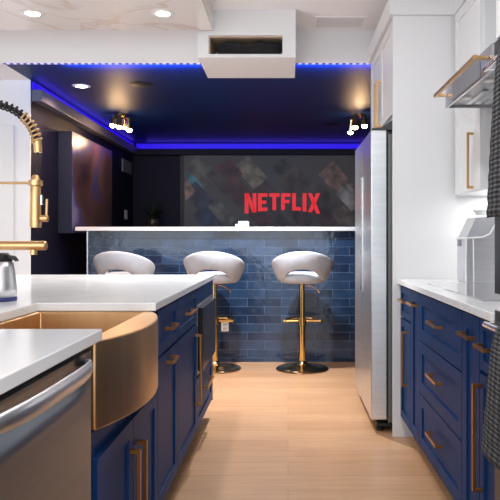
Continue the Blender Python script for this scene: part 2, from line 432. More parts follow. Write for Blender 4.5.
for k, (px, py, hw, hh, c) in enumerate(tiles):
    X, Z = sp_(px, py); s = YT/650
    mt = emat('poster_tile_colour', tuple(int(v*.78) for v in c), 1)
    b_ = mt.node_tree.nodes['Principled BSDF']; nt = mt.node_tree
    tc = nt.nodes.new('ShaderNodeTexCoord'); n = nt.nodes.new('ShaderNodeTexNoise'); n.inputs['Scale'].default_value = 7; n.inputs['Detail'].default_value = 3
    nt.links.new(tc.outputs['Object'], n.inputs['Vector'])
    r = nt.nodes.new('ShaderNodeMapRange'); r.inputs['From Min'].default_value = .35; r.inputs['From Max'].default_value = .65; r.inputs['To Min'].default_value = .35; r.inputs['To Max'].default_value = 1.25
    nt.links.new(n.outputs['Fac'], r.inputs['Value']); nt.links.new(r.outputs[0], b_.inputs['Emission Strength'])
    bm = bmnew(); box(bm, -hw*s, hw*s, 0, .0004, -hh*s*.9, hh*s*.9)
    bmesh.ops.rotate(bm, verts=bm.verts, matrix=Matrix.Rotation(math.radians(-42 if hw < hh else 48), 3, 'Y'), cent=(0,0,0))
    bmesh.ops.translate(bm, verts=bm.verts, vec=(X, YT-.0386-.0005*(k+1)*.25, Z))
    for v in bm.verts: v.co.x = max(sx0+.002, min(sx1-.002, v.co.x))
    obj('poster_image', bm, mt, pic)
# lettering
def letters():
    x0, x1 = sp_(245, 0)[0], sp_(320, 0)[0]
    top = sp_(0, 193.5)[1]
    W = x1-x0; gap = .022; widths = [.19,.155,.17,.155,.145,.06,.2]
    tot = sum(widths); sc_ = (W-gap*6)/tot
    u = x0; t = .05
    Yf = YT-.05
    def bot(x):
        q = (x-(x0+x1)/2)/(W/2); return top-.225-.055*q*q
    for ch, w in zip('NETFLIX', widths):
        w *= sc_; a, b = u, u+w
        bm = bmnew()
        def poly(pts):
            prism(bm, pts, 'y', Yf, Yf+.001)
        za, zb = bot(a+t/2), bot(b-t/2)
        if ch in 'NEFLI': poly([(a,za),(a+t,bot(a+t)),(a+t,top),(a,top)])
        if ch == 'N':
            poly([(b-t,bot(b-t)),(b,zb),(b,top),(b-t,top)])
            poly([(a+.001,top),(a+t,top),(b-.001,zb),(b-t,bot(b-t))])
        if ch in 'EF':
            poly([(a+t,top-t*.95),(b,top-t*.95),(b,top),(a+t,top)])
            zm = (top+za)/2; poly([(a+t,zm-t*.4),(b-.015,zm-t*.4),(b-.015,zm+t*.5),(a+t,zm+t*.5)])
        if ch in 'EL': poly([(a+t,bot(a+t)),(b,zb),(b,zb+t*.95),(a+t,bot(a+t)+t*.95)])
        if ch == 'T':
            poly([(a,top-t*.95),(b,top-t*.95),(b,top),(a,top)]); m_ = (a+b)/2
            poly([(m_-t/2,bot(m_)),(m_+t/2,bot(m_)),(m_+t/2,top-t*.95),(m_-t/2,top-t*.95)])
        if ch == 'X':
            poly([(a,top),(a+t*1.05,top),(b,zb),(b-t*1.05,zb)])
            poly([(b-t*1.05,top),(b,top),(a+t*1.05,za),(a,za)])
        obj('red_letter', bm, M['red'], pic)
        u = b+gap
letters()
# canvas on the left navy wall
cv = thing('wall_canvas', (XL, 6.6, 1.17), 'large deep canvas with a blurred brown and blue print on the navy wall', 'artwork')
obj('canvas_box', B(XL+.001, XL+.128, 5.93, 7.28, 1.195, 2.13), M['canvas_edge'], cv, .004)
obj('canvas_print', B(XL+.1285, XL+.131, 5.935, 7.275, 1.2, 2.125), M['canvas'], cv)
# wall plate, little panel on the far left wall
tag(obj('light_switch', B(XL+.001, XL+.008, 8.35, 8.48, 1.40, 1.52), M['plate'], org=(XL, 8.4, 1.45)), 'small white switch plate on the navy wall in the far left corner', 'switch')
tag(obj('wall_panel', B(XL+.001, XL+.02, 8.2, 8.66, 2.0, 2.16), M['grey'], org=(XL, 8.4, 2.0)), 'small pale rectangular panel high on the navy wall in the far left corner', 'panel')

# dim plant in the back left corner, on a tall dark plinth behind the bar
tag(obj('plinth', B(-1.93, -1.60, 8.3, 8.62, 0, 1.27), M['black'], org=(-1.76, 8.46, 0), bevel=.004), 'tall dark plinth in the dim back left corner behind the bar', 'plinth')
pp = thing('potted_plant', (-1.76, 8.46, 1.2705), 'dark leafy plant in a round pot left of the projection screen', 'plant')
bm = bmnew(); lathe(bm, [(0,1.2708),(.06,1.2708),(.085,1.32),(.09,1.37),(.075,1.41),(.065,1.41),(.07,1.37),(0,1.36)], (-1.76,8.46,0), 24); obj('pot', bm, M['potbrown'], pp, smooth=True)
bm = bmnew(); rr = random.Random(3)
for k in range(26):
    a = rr.uniform(0, 2*PI); L = rr.uniform(.16,.3); tilt = rr.uniform(.15,.75); c0 = Vector((-1.76,8.46,1.37)); prev = None
    for j in range(6):
        t = j/5; r_ = L*t*math.sin(tilt*(.6+.7*t)); z_ = L*t*math.cos(tilt*(.6+.7*t)); w_ = .016*math.sin(PI*min(.97,t*.9+.08))
        p = c0+Vector((math.cos(a)*r_, math.sin(a)*r_, z_)); q = Vector((-math.sin(a), math.cos(a), 0))*w_
        cur = [bm.verts.new(p-q), bm.verts.new(p+Vector((0,0,-.003))), bm.verts.new(p+q)]
        if prev:
            bm.faces.new((prev[0],prev[1],cur[1],cur[0])); bm.faces.new((prev[1],prev[2],cur[2],cur[1]))
        prev = cur
obj('foliage', bm, M['leaf'], pp, smooth='all')

# ------------------------------------------------------------------ the bar
YF = 6.05
br_ = thing('breakfast_bar', (-.3, YF+.1, 0), 'bar wall clad in glossy blue subway tiles', 'bar')
obj('tiled_wall', B(-1.86, 1.3, YF, YF+.22, .0, 1.218), M['tile'], br_)
obj('tile_edge_trim', B(-1.872, -1.861, YF-.003, YF+.02, 0, 1.218), M['hsteel'], br_)
tag(obj('bar_worktop', B(-1.96, 1.3, 5.98, 6.5, 1.219, 1.256), M['quartz'], org=(-.3, 6.2, 1.219), bevel=.003), 'long narrow white worktop on top of the tiled bar', 'worktop')
ot = thing('wall_outlet', (-.58, YF, .3), 'white power outlet plate on the blue tiles between two stools', 'outlet')
oz = 1.144-(326.5-239)*YF/650; ox = (225-288)*YF/650
obj('cover_plate', B(ox-.035, ox+.035, YF-.007, YF-.0005, oz-.045, oz+.045), M['plate'], ot, .002)
bm = bmnew()
for s in (-1,1): box(bm, ox-.016, ox+.016, YF-.0085, YF-.0072, oz+s*.02-.012, oz+s*.02+.012)
obj('socket', bm, M['outlet'], ot)
# small white holder on the bar
bm = bmnew(); x0, x1 = (235.5-288)*6.15/650, (249-288)*6.15/650
box(bm, x0+.03, x1, 6.1, 6.2, 1.2565, 1.312); box(bm, x0, x0+.03, 6.12, 6.18, 1.2565, 1.285)
tag(obj('napkin_box', bm, M['plate'], org=((x0+x1)/2, 6.15, 1.2565), bevel=.004), 'small white box standing on the bar worktop before the screen', 'box')
bm = bmnew(); lathe(bm, [(0,0),(.03,0),(.03,.012),(.012,.02),(.012,.045),(0,.05)], ((216-288)*6.15/650, 6.15, 1.2565), 16)
tag(obj('small_ornament', bm, M['black'], org=((216-288)*6.15/650, 6.15, 1.2565), smooth=True), 'tiny dark object on the bar worktop left of the white box', 'ornament')

# ------------------------------------------------------------------ bar stools
def stool(x, y, label, rz=0):
    t = thing('bar_stool', (0,0,0), label, 'stool', 'bar stools along the tiled bar')
    bm = bmnew(); lathe(bm, [(0,.002),(.228,.002),(.232,.008),(.225,.014),(.15,.026),(.07,.042),(.04,.06),(.034,.075),(0,.075)], (0,0,0), 56)
    obj('base', bm, M['bronze'], t, smooth=50)
    bm = bmnew(); lathe(bm, [(.028,.076),(.028,.44),(.022,.44),(.022,.745),(.05,.752),(.05,.757)], (0,0,0), 28)
    obj('column', bm, M['gold2'], t, smooth=40)
    # foot rest: T bar wrapping the column and reaching forward (towards the bar)
    bm = bmnew()
    pts = [(-.155,.03,.42),(-.155,.12,.42),(-.12,.2,.42),(-.06,.235,.42),(.0,.24,.42),(.06,.235,.42),(.12,.2,.42),(.155,.12,.42),(.155,.03,.42)]
    tube(bm, pts, .011, 10); tube(bm, [(-.155,.03,.42),(.155,.03,.42)], .011, 10)
    lathe(bm, [(.0285,-.03),(.038,-.03),(.038,.03),(.0285,.03)], (0,0,.42), 24)
    obj('footrest', bm, M['gold2'], t, smooth=True)
    bm = bmnew(); tube(bm, [(.03,.0,.738),(.09,0,.725),(.13,-.02,.70),(.15,-.03,.675)], .0042, 8)
    obj('height_lever', bm, M['gold2'], t, smooth=True)
    # seat cushion
    bm = bmnew(); lathe(bm, [(0,.757),(.15,.757),(.192,.765),(.212,.79),(.21,.82),(.185,.842),(.12,.852),(0,.855)], (0,.02,0), 48)
    obj('seat', bm, M['stoolfab'], t, smooth='all')
    # wrap-around backrest
    bm = bmnew(); N = 48; rings = []
    def arch(a):      # a in [-1,1]; back centre is 0
        s = abs(a); ph = s*math.radians(128)
        top = 1.042 - .125*(1-math.cos(ph)) - (.05*((s-.7)/.3)**2 if s > .7 else 0)
        low = max(.885 - .105*min(1, (s/.42))**2, .775)
        return low, top
    for i in range(N+1):
        a = -1 + 2*i/N; th = -PI/2 + a*math.radians(128)
        low, top = arch(a)
        ring = []
        def P(z, off):
            f = max(0, min(1.15, (z-.76)/.18))
            r = .182 + .08*f**.75 + off
            return (r*math.cos(th)*1.0, r*math.sin(th)*.93+.01, z)
        tk = .03
        h = top-low
        for f_, of in ((0,0),(.0,.022),(.08,tk),(.5,tk),(.92,tk),(1,.02),(1,.0),(.92,-.008),(.5,-.008),(.08,-.008)):
            ring.append(bm.verts.new(P(low+h*f_, of-.012)))
        rings.append(ring)
    for A, C in zip(rings, rings[1:]):
        for k in range(10): bm.faces.new((A[k], A[(k+1)%10], C[(k+1)%10], C[k]))
    bm.faces.new(rings[0]); bm.faces.new(rings[-1])
    o = obj('backrest', bm, M['stoolfab'], t, smooth='all')
    s = o.modifiers.new('soft', 'SUBSURF'); s.levels = 1; s.render_levels = 2
    t.location = (x, y, 0); t.rotation_euler.z = rz
    return t
def dup(root, loc, rz, label):
    r = root.copy(); COL.objects.link(r); r.location = loc; r.rotation_euler.z = rz; r['label'] = label
    for ch in root.children:
        c = ch.copy(); COL.objects.link(c); c.parent = r
    return r
bpy.context.view_layer.update()
st = stool(.125, 5.72, 'pale grey bar stool with gold column in the open aisle, nearest the fridge')
st2 = dup(st, (-.645, 5.72, 0), math.radians(-4), 'pale grey bar stool partly behind the end of the white island, left of the outlet')
st3 = dup(st, (-1.43, 5.72, 0), math.radians(-8), 'leftmost pale bar stool with only its backrest showing above the island worktop')

# ------------------------------------------------------------------ cabinets
def shaker(face, s, y0, y1, z0, z1, parent, mat, name='door', st=.05, hand=None, hmat='copper', hl=.16, g=.0035):
    """front panel on plane x=face, facing sign s"""
    y0 += g; y1 -= g; z0 += g; z1 -= g
    bm = bmnew(); b = face; f = face+s*.020; r = face+s*.012
    box(bm, b, r, y0+st*.9, y1-st*.9, z0+st*.9, z1-st*.9)
    box(bm, b, f, y0, y0+st, z0, z1); box(bm, b, f, y1-st, y1, z0, z1)
    box(bm, b, f, y0+st, y1-st, z0, z0+st); box(bm, b, f, y0+st, y1-st, z1-st, z1)
    d = obj(name, bm, mat, parent)
    if hand:
        kind, a, c = hand[0], hand[1], hand[2]
        bm = bmnew(); o0 = f+s*.0003; o1 = f+s*.034; w = .0065
        if kind == 'h':       # horizontal: centre y=a, z=c
            box(bm, o1-s*.011, o1, a-hl/2, a+hl/2, c-w, c+w)
            for q in (a-hl/2+.006, a+hl/2-.006): box(bm, o0, o1-s*.011, q-w, q+w, c-w, c+w)
        else:                 # vertical at y=a, from c to c+hl
            box(bm, o1-s*.011, o1, a-w, a+w, c, c+hl)
            for q in (c+.006, c+hl-.006): box(bm, o0, o1-s*.011, a-w, a+w, q-w, q+w)
        obj('handle', bm, M[hmat], d, .001, segs=1)
    return d
def base_body(name, s, face, back, y0, y1, label, ztop=.884, mat='blue_cabinet', group=None, cat='cabinet'):
    t = thing(name, ((face+back)/2, (y0+y1)/2, 0), label, cat, group)
    obj('body', B(face, back, y0+.0005, y1-.0005, .11, ztop), M[mat], t)
    obj('toe_kick', B(face-s*.06, back, y0+.0005, y1-.0005, 0, .1095), M['toe'], t)
    return t

# --- island (faces +x); door fronts at -.485
XF = -.505; XBK = -1.35
GI = 'navy base cabinets of the island'
mb = M['blue_cabinet']
dw0, dw1 = .95, 1.648
a0, a1, a2, a3, a4 = 1.652, 2.42, 2.855, 3.46, 4.17
c = base_body('sink_cabinet', 1, XF, XBK, a0, a1, 'navy island cabinet under the copper apron sink', .645, group=GI)
mid = (a0+a1)/2
shaker(XF, 1, a0, mid, .12, .585, c, mb, hand=('v', mid-.045, .24), hl=.26)
shaker(XF, 1, mid, a1, .12, .585, c, mb, hand=('v', mid+.045, .24), hl=.26)
c = base_body('base_cabinet', 1, XF, XBK, a1+.001, a2, 'narrow navy island cabinet beside the sink with a drawer over one door', group=GI)
ym = (a1+a2)/2
shaker(XF, 1, a1, a2, .70, .878, c, mb, 'drawer', .04, ('h', ym, .79), hl=.15)
shaker(XF, 1, a1, a2, .12, .695, c, mb, 'door', .05, ('h', ym, .655), hl=.13)
c = base_body('base_cabinet', 1, XF, XBK, a2+.001, a3, 'navy island cabinet left of the microwave with one long vertical pull', group=GI)
shaker(XF, 1, a2, a3, .70, .878, c, mb, 'drawer', .04, ('h', (a2+a3)/2, .79), hl=.18)
shaker(XF, 1, a2, a3, .12, .695, c, mb, 'door', .05, ('v', a3-.06, .275), hl=.37)
c = base_body('microwave_cabinet', 1, XF, XBK, a3+.001, a4, 'navy cabinet at the far end of the island around the black microwave', group=GI)
obj('face_panel', B(XF+.0005, XF+.02, a3+.003, a4-.001, .80, .882), mb, c, .001)
obj('end_panel', B(XBK-.6, XF+.02, a4, a4+.018, .11, .884), mb, c)
shaker(XF, 1, a3, a4, .12, .40, c, mb, 'drawer', .05, ('h', (a3+a4)/2+.03, .30), hl=.3)
mw = thing('microwave', (XF+.03, (a3+a4)/2, .6), 'black built-in microwave drawer with a steel edge in the island', 'microwave')
obj('microwave_frame', B(XF+.001, XF+.022, a3+.012, a4-.012, .415, .79), M['steel'], mw, .002)
obj('microwave_door', B(XF+.0225, XF+.046, a3+.04, a4-.05, .43, .775), M['black_glass'], mw, .003)
# back of island
bi = thing('rear_cabinet', (-1.6, 2.6, 0), 'navy rear half of the island under the white worktop', 'cabinet')
obj('body', B(-1.95, XBK-.001, 1.0, a4-.001, 0, .884), mb, bi)
# dishwasher
dw = thing('dishwasher', (-.8, 1.32, 0), 'stainless steel dishwasher with a bowed handle under the island worktop', 'dishwasher')
obj('body', B(XF-.005, XBK, dw0, dw1, .1, .880), M['black'], dw)
obj('toe_kick', B(XF-.06, XBK, dw0, dw1, 0, .0995), M['black'], dw)
obj('control_strip', B(XF-.004, XF+.004, dw0, dw1, .8715, .8795), M['black'], dw)
bm = bmnew()
N = 24
prof = [(.12, 0.0), (.76, 0.0), (.785, -.002), (.80, -.016), (.845,-.02), (.866, -.006), (.87, 0)]
# door: solid slab with a scooped hand pocket behind the handle
cols = []
for i in range(N+1):
    y = dw0+.002+(dw1-.046-dw0-.004)*i/N; q = (2*i/N-1); dep = max(0, 1-(abs(q)/.9)**4)
    cols.append([bm.verts.new((XF+.02+d_*dep, y, z)) for z, d_ in prof] + [bm.verts.new((XF-.0045, y, .87)), bm.verts.new((XF-.0045, y, .12))])
for A, C in zip(cols, cols[1:]):
    n = len(A)
    for k in range(n): bm.faces.new((A[k], A[(k+1)%n], C[(k+1)%n], C[k]))
bm.faces.new(cols[0]); bm.faces.new(cols[-1])
obj('door', bm, M['dwsteel'], dw, smooth=40)
bm = bmnew(); pr = []
for i in range(29):
    q = 2*i/28-1; y = 1.275+.30*q; b_ = (1-abs(q)**3.5)
    pr.append((XF+.015+.05*b_, y, b_*.008+.843))
# flattened bow handle
ringsv = []
for i, p in enumerate(pr):
    q = 2*i/28-1; hh = .019*(1-.55*abs(q)**6); tt = .009
    ringsv.append([bm.verts.new((p[0]+tt*math.cos(t), p[1], p[2]+hh*math.sin(t))) for t in [2*PI*k/14 for k in range(14)]])
for A, C in zip(ringsv, ringsv[1:]):
    for k in range(14): bm.faces.new((A[k], A[(k+1)%14], C[(k+1)%14], C[k]))
bm.faces.new(ringsv[0]); bm.faces.new(ringsv[-1])
obj('handle', bm, M['fsteel'], dw, smooth=50)
# island worktop: one C-shaped slab around the sink
SY0, SY1, SBX = 1.665, 2.335, -.895
bm = bmnew()
prism(bm, [(-2.15,.95),(-.475,.95),(-.475,SY0),(SBX,SY0),(SBX,SY1),(-.475,SY1),(-.475,4.2),(-2.15,4.2)], 'z', .885, .914)
tag(obj('island_worktop', bm, M['quartz'], org=(-1.2, 2.6, .885), bevel=.003), 'white quartz worktop of the island with a cutout for the sink', 'worktop')
# sink
sk = thing('apron_sink', (-.68, 2.0, .65), 'copper farmhouse sink with a bowed apron front set in the island', 'sink')
def loop(inset, bulge=.075):
    pts = []
    y0, y1 = 1.6565+inset, 2.3435-inset; xb = -.91+inset*1.0; xf = -.492-inset
    for i in range(25):
        q = 2*i/24-1; y = (y0+y1)/2+(y1-y0)/2*q
        pts.append((xf+bulge*(1-q*q)**.9, y))
    return pts + [(xb, y1), (xb, y0)]
bm = bmnew(); O, I = loop(0), loop(.026, .0)
lv = []
for L_, z in ((O,.655),(O,.8838),(I,.8838),(I,.672)): lv.append([bm.verts.new((p[0],p[1],z)) for p in L_])
for A, C in zip(lv, lv[1:]):
    n = len(A)
    for k in range(n): bm.faces.new((A[k], A[(k+1)%n], C[(k+1)%n], C[k]))
bm.faces.new(lv[0]); bm.faces.new(lv[-1])
so = obj('basin', bm, M['sinkcu'], sk, .004, smooth=30)
bm = bmnew(); lathe(bm, [(0,.674),(.045,.6745),(.05,.673),(.05,.6722)], (-.69, 2.0, 0), 24); obj('drain', bm, M['gold2'], sk, smooth=True)

# faucet
FY = 2.05
def fp(px, py): return ((px-288)*FY/650, FY, 1.144+(239-py)*FY/650)
fa = thing('kitchen_faucet', (fp(-54,0)[0], FY, .914), 'tall brushed gold spring faucet beside the sink with a pull-down sprayer', 'faucet')
px_ = fp(-54,0)[0]
bm = bmnew(); lathe(bm, [(.03,.9145),(.03,.92),(.022,.925),(.0175,.93),(.0175,1.30),(.013,1.305),(.013,1.33)], (px_, FY, 0), 24)
obj('post', bm, M['gold'], fa, smooth=True)
bm = bmnew(); x1 = fp(46.5,0)[0]; zs = fp(0,245.5)[2]
lathe(bm, [(.0145,0),(.0145,x1-px_-.003),(.012,x1-px_)], (px_, FY, zs), 20, 'x')
obj('spout', bm, M['gold'], fa, smooth=True)
bm = bmnew(); lathe(bm, [(.011,zs-.029),(.011,zs-.013)], (fp(33.5,0)[0], FY, 0), 18); obj('aerator', bm, M['gold'], fa, smooth=True)
ax = fp(35.5,0)[0]
bm = bmnew(); za = fp(0,183)[2]
tube(bm, [(px_, FY, za), (ax-.019, FY, za)], .0042, 10)
lathe(bm, [(.0185,-.008),(.022,-.008),(.022,.008),(.0185,.008)], (ax, FY, za), 20)
obj('support_arm', bm, M['gold'], fa, smooth=True)
bm = bmnew(); lathe(bm, [(.008,fp(0,175)[2]),(.012,fp(0,178)[2]),(.016,fp(0,180)[2]),(.0165,fp(0,200)[2]),(.0185,fp(0,224)[2]),(.0175,fp(0,227.5)[2]),(0,fp(0,227)[2])][::-1], (ax, FY, 0), 22)
sh = obj('spray_head', bm, M['gold'], fa, smooth=True)
bm = bmnew(); lathe(bm, [(.0105,0),(.0105,.022),(.009,.024)], (ax+.0165, FY, fp(0,218.5)[2]), 16, 'x'); tube(bm, [(ax+.034, FY, fp(0,217)[2]), (ax+.036, FY, fp(0,199)[2])], .004, 8)
obj('spray_lever', bm, M['gold'], sh, smooth=True)
bm = bmnew(); box(bm, ax+.0175, ax+.0225, FY-.006, FY+.006, fp(0,205)[2], fp(0,195)[2]); obj('spray_button', bm, M['hsteel'], sh, .001)
# arc hose and coils
cx, cz, R = fp(-8,0)[0], fp(0,150)[2], 46*FY/650
arc = []
for i in range(61):
    t = PI - PI*i/60; arc.append(Vector((cx+R*math.cos(t), FY, cz+R*math.sin(t))))
path = [Vector((px_, FY, 1.33)), Vector((px_, FY, 1.38))] + arc
bm = bmnew(); tube(bm, path, .0075, 10); tube(bm, [arc[-1], (fp(38,0)[0], FY, fp(0,160)[2]), (ax+.001, FY, fp(0,176)[2])], .0032, 8)
obj('hose', bm, M['black'], fa, smooth=True)
def coil(pts, R_, r, turns, name, mat):
    L = [0]
    for a_, b_ in zip(pts, pts[1:]): L.append(L[-1]+(b_-a_).length)
    n = turns*14; out = []
    for k in range(n+1):
        s = L[-1]*k/n; j = 0
        while j < len(pts)-2 and L[j+1] < s: j += 1
        f = (s-L[j])/max(1e-6, L[j+1]-L[j]); p = pts[j].lerp(pts[j+1], f)
        d = (pts[j+1]-pts[j]).normalized(); s1 = Vector((0,1,0)); s2 = d.cross(s1)
        t = 2*PI*k/14; out.append(p + s1*R_*math.cos(t) + s2*R_*math.sin(t))
    bm = bmnew(); tube(bm, out, r, 6); return obj(name, bm, mat, fa, smooth='all')
coil([path[0]]+[path[1]]+arc[:45], .0125, .0034, 26, 'spring', M['black'])
coil(arc[44:58], .0145, .0034, 7, 'spring', M['gold'])
e0, e1 = arc[56], arc[60] + Vector((0,0,-.008))
bm = bmnew(); tube(bm, [e0, arc[58], e1], .0125, 16); obj('hose_collar', bm, M['gold'], fa, smooth=True)

# thermos
tx, ty = (0-288)*2.42/650, 2.42
th = thing('thermos', (tx, ty, .914), 'brushed steel insulated carafe with black lid behind the sink', 'thermos')
bm = bmnew(); lathe(bm, [(0,.9145),(.058,.9145),(.060,.918),(.060,.927),(.059,.929)], (tx,ty,0), 32); obj('base_reflection_ring', bm, M['bluereflect'], th, smooth=True)  # foot band coloured as a blue reflection in the steel
bm = bmnew(); lathe(bm, [(.0595,.9295),(.059,.96),(.055,1.0),(.050,1.035),(.046,1.060)], (tx,ty,0), 32); obj('body', bm, M['fsteel'], th, smooth='all')
bm = bmnew(); lathe(bm, [(.044,1.0605),(.045,1.066),(.036,1.072),(.034,1.085),(.028,1.092),(0,1.093)], (tx,ty,0), 32)
prism(bm, [(.02,1.076),(.05,1.070),(.062,1.060),(.067,1.064),(.055,1.080),(.02,1.088)], 'y', ty-.011, ty+.011)
bm.verts.ensure_lookup_table()
for v in list(bm.verts)[-12:]: v.co.x += tx
obj('lid', bm, M['black'], th, smooth=30)

# --- right run (faces -x)
XF2 = .67; XB2 = XR-.002; PY = 3.76
GR = 'navy base cabinets below the cooktop counter'
r0, r1, r2, r3, r4 = 3.758, 3.22, 2.43, 2.205, 2.02
rm = 3.44
c = base_body('base_cabinet', -1, XF2, XB2, rm+.001, r0, 'navy base cabinet against the white fridge panel with a small drawer over a door', group=GR)
shaker(XF2, -1, rm, r0, .70, .878, c, mb, 'drawer', .035, ('h', (r0+rm)/2, .80), hl=.15)
shaker(XF2, -1, rm, r0, .12, .695, c, mb, 'door', .045, ('v', rm+.1, .34), hl=.3)
c = base_body('pullout_cabinet', -1, XF2, XB2, r1+.001, rm, 'slim navy pull-out cabinet left of the three wide drawers', group=GR)
shaker(XF2, -1, r1, rm, .12, .878, c, mb, 'door', .055, ('h', (r1+rm)/2, .81), hl=.15)
c = base_body('drawer_cabinet', -1, XF2, XB2, r2+.001, r1, 'navy cabinet of three wide drawers under the cooktop', group=GR)
zs_ = (.12,.385,.645,.878)
for k in range(3):
    shaker(XF2, -1, r2, r1, zs_[k], zs_[k+1], c, mb, 'drawer', .055, ('h', (r1+r2)/2+.0, (zs_[k]+zs_[k+1])/2+(.02 if k < 2 else .01)), hl=.2)
c = base_body('pullout_cabinet', -1, XF2, XB2, r3+.001, r2, 'slim navy pull-out cabinet right of the three drawers', group=GR)
shaker(XF2, -1, r3, r2, .12, .878, c, mb, 'door', .055, ('h', (r3+r2)/2, .80), hl=.15)
c = base_body('base_cabinet', -1, XF2, XB2, r4+.001, r3, 'navy base cabinet beside the wall oven, half behind the hanging towel', group=GR)
shaker(XF2, -1, r4, r3, .70, .878, c, mb, 'drawer', .035, ('h', (r3+r4)/2, .79), hl=.12)
shaker(XF2, -1, r4, r3, .12, .695, c, mb, 'door', .04, ('v', r3-.03, .30), hl=.36)
tag(obj('cooktop_worktop', B(.632, XB2, 2.021, PY-.001, .885, .914), M['quartz'], org=(.95, 3, .885), bevel=.003), 'white quartz worktop along the right wall', 'worktop')
ck = thing('cooktop', (.95, 2.85, .914), 'flat reflective glass cooktop set on the right worktop', 'cooktop')
obj('glass_surface', B(.714, 1.22, 2.40, 3.32, .9143, .919), M['cooktop'], ck, .001)

# fridge end panel with crown
pn = thing('fridge_end_panel', (1.0, PY+.01, 0), 'tall plain white panel enclosing the side of the fridge', 'panel')
obj('panel', B(.607, XB2, PY, PY+.022, 0, 2.435), M['white_lacquer'], pn)
obj('crown', B(.585, XB2, PY-.022, PY+.022, 2.4355, 2.545), M['white_lacquer'], pn, .004)
# cabinet over fridge
fy0, fy1 = 3.845, 4.75
cf = thing('fridge_top_cabinet', (.97, 4.28, 1.86), 'white two-door cabinet above the fridge', 'cabinet')
obj('body', B(.627, XB2, PY+.024, 4.77, 1.86, 2.435), M['white_lacquer'], cf)
obj('crown', B(.585, XB2, PY+.024, 4.79, 2.4355, 2.545), M['white_lacquer'], cf, .004)
ymid = (PY+.024+4.77)/2
shaker(.627, -1, PY+.024, ymid, 1.87, 2.43, cf, M['white_lacquer'], 'door', .055, ('v', ymid-.045, 1.875), 'gold', .3)
shaker(.627, -1, ymid, 4.77, 1.87, 2.43, cf, M['white_lacquer'], 'door', .055, ('v', ymid+.045, 1.875), 'gold', .3)
# fridge
fr = thing('refrigerator', (.95, 4.3, 0), 'tall stainless steel side by side refrigerator', 'refrigerator')
obj('body', B(.595, 1.3, fy0+.02, fy1-.005, .05, 1.77), M['fside'], fr, .004)
ymid = (fy0+fy1)/2
for k, (a, b) in enumerate(((fy0, ymid-.003), (ymid+.003, fy1))):
    obj('door', B(.49, .588, a, b, .072, 1.79), M['fsteel'], fr, .008)
bm = bmnew(); box(bm, .4835, .4895, ymid-.045, ymid-.02, .8, 1.55); box(bm, .4835, .4895, ymid+.02, ymid+.045, .8, 1.55)
obj('pocket_handle', bm, M['hsteel'], fr, .002)
for y in (fy0+.01, fy1-.07):
    bm = bmnew(); prism(bm, [(.50,1.7905),(.66,1.7905),(.66,1.845),(.61,1.845),(.56,1.808),(.50,1.803)], 'y', y, y+.06)
    obj('hinge_cover', bm, M['hinge'], fr, .003)
obj('kick_grille', B(.53, .66, fy0+.02, fy1-.02, .03, .049), M['black'], fr)
for y in (fy0+.05, fy1-.06):
    for x in (.55, 1.2):
        bm = bmnew(); lathe(bm, [(.022,0),(.022,.02),(.012,.022),(.012,.0295 if x < 1 else .05)], (x,y,0), 16)
        obj('foot', bm, M['black'], fr)
# upper cabinet right
uc = thing('wall_cabinet', (1.16, 3.59, 1.394), 'white upper cabinet with a gold handle between the fridge panel and the hood', 'cabinet')
obj('body', B(.978, XB2, 3.24, PY-.024, 1.394, 2.435), M['white_lacquer'], uc)
obj('crown', B(.955, XB2, 3.22, PY-.024, 2.4355, 2.545), M['white_lacquer'], uc, .004)
shaker(.978, -1, 3.24, PY-.024, 1.394, 2.43, uc, M['white_lacquer'], 'door', .055, ('v', 3.36, 1.405), 'gold', .29)
# hood
hd = thing('range_hood', (1.05, 2.83, 1.79), 'stainless range hood with a gold rail over the cooktop', 'range hood')
hy0, hy1, hx, hz = 2.47, 3.2, .775, 1.787
bm = bmnew()
box(bm, hx, hx+.012, hy0, hy1, hz, 1.886); box(bm, hx+.012, XB2, hy0, hy0+.012, hz, 1.886); box(bm, hx+.012, XB2, hy1-.012, hy1, hz, 1.886)
prism(bm, [(hx,1.887),(XB2,1.887),(XB2,2.02),(1.08,2.02)], 'y', hy0, hy1)
obj('hood_body', bm, M['hsteel'], hd)
bm = bmnew(); box(bm, hx+.02, XB2-.004, hy0+.014, hy1-.014, hz+.012, hz+.03)
obj('hood_underside', bm, M['steel'], hd)
bm = bmnew()
for k in range(2):
    for j in range(9):
        box(bm, hx+.08+j*.045, hx+.105+j*.045, hy0+.05+k*.33, hy0+.35+k*.33-.02, hz+.005, hz+.0115)
obj('grease_filter', bm, M['hsteel'], hd)
for y in (hy0+.2, hy1-.2):
    bm = bmnew(); lathe(bm, [(0,hz+.004),(.022,hz+.004),(.024,hz+.0115)], (hx+.05, y, 0), 18); obj('hood_lamp', bm, M['plate'], hd)
obj('control_panel', B(hx-.003, hx-.0005, 2.62, 3.05, hz+.006, 1.88), M['grey'], hd)
obj('chimney', B(1.08, XB2, 2.68, 3.0, 2.0205, HC-.002), M['steel'], hd, .002)
bm = bmnew(); rx = .7225; rz = 1.845
box(bm, rx-.008, rx+.008, 2.50, 3.19, rz-.008, rz+.008)
for y in (2.515, 3.175): box(bm, rx+.008, hx-.0035, y-.012, y+.012, rz-.006, rz+.006)
obj('rail', bm, M['gold'], hd, .001)
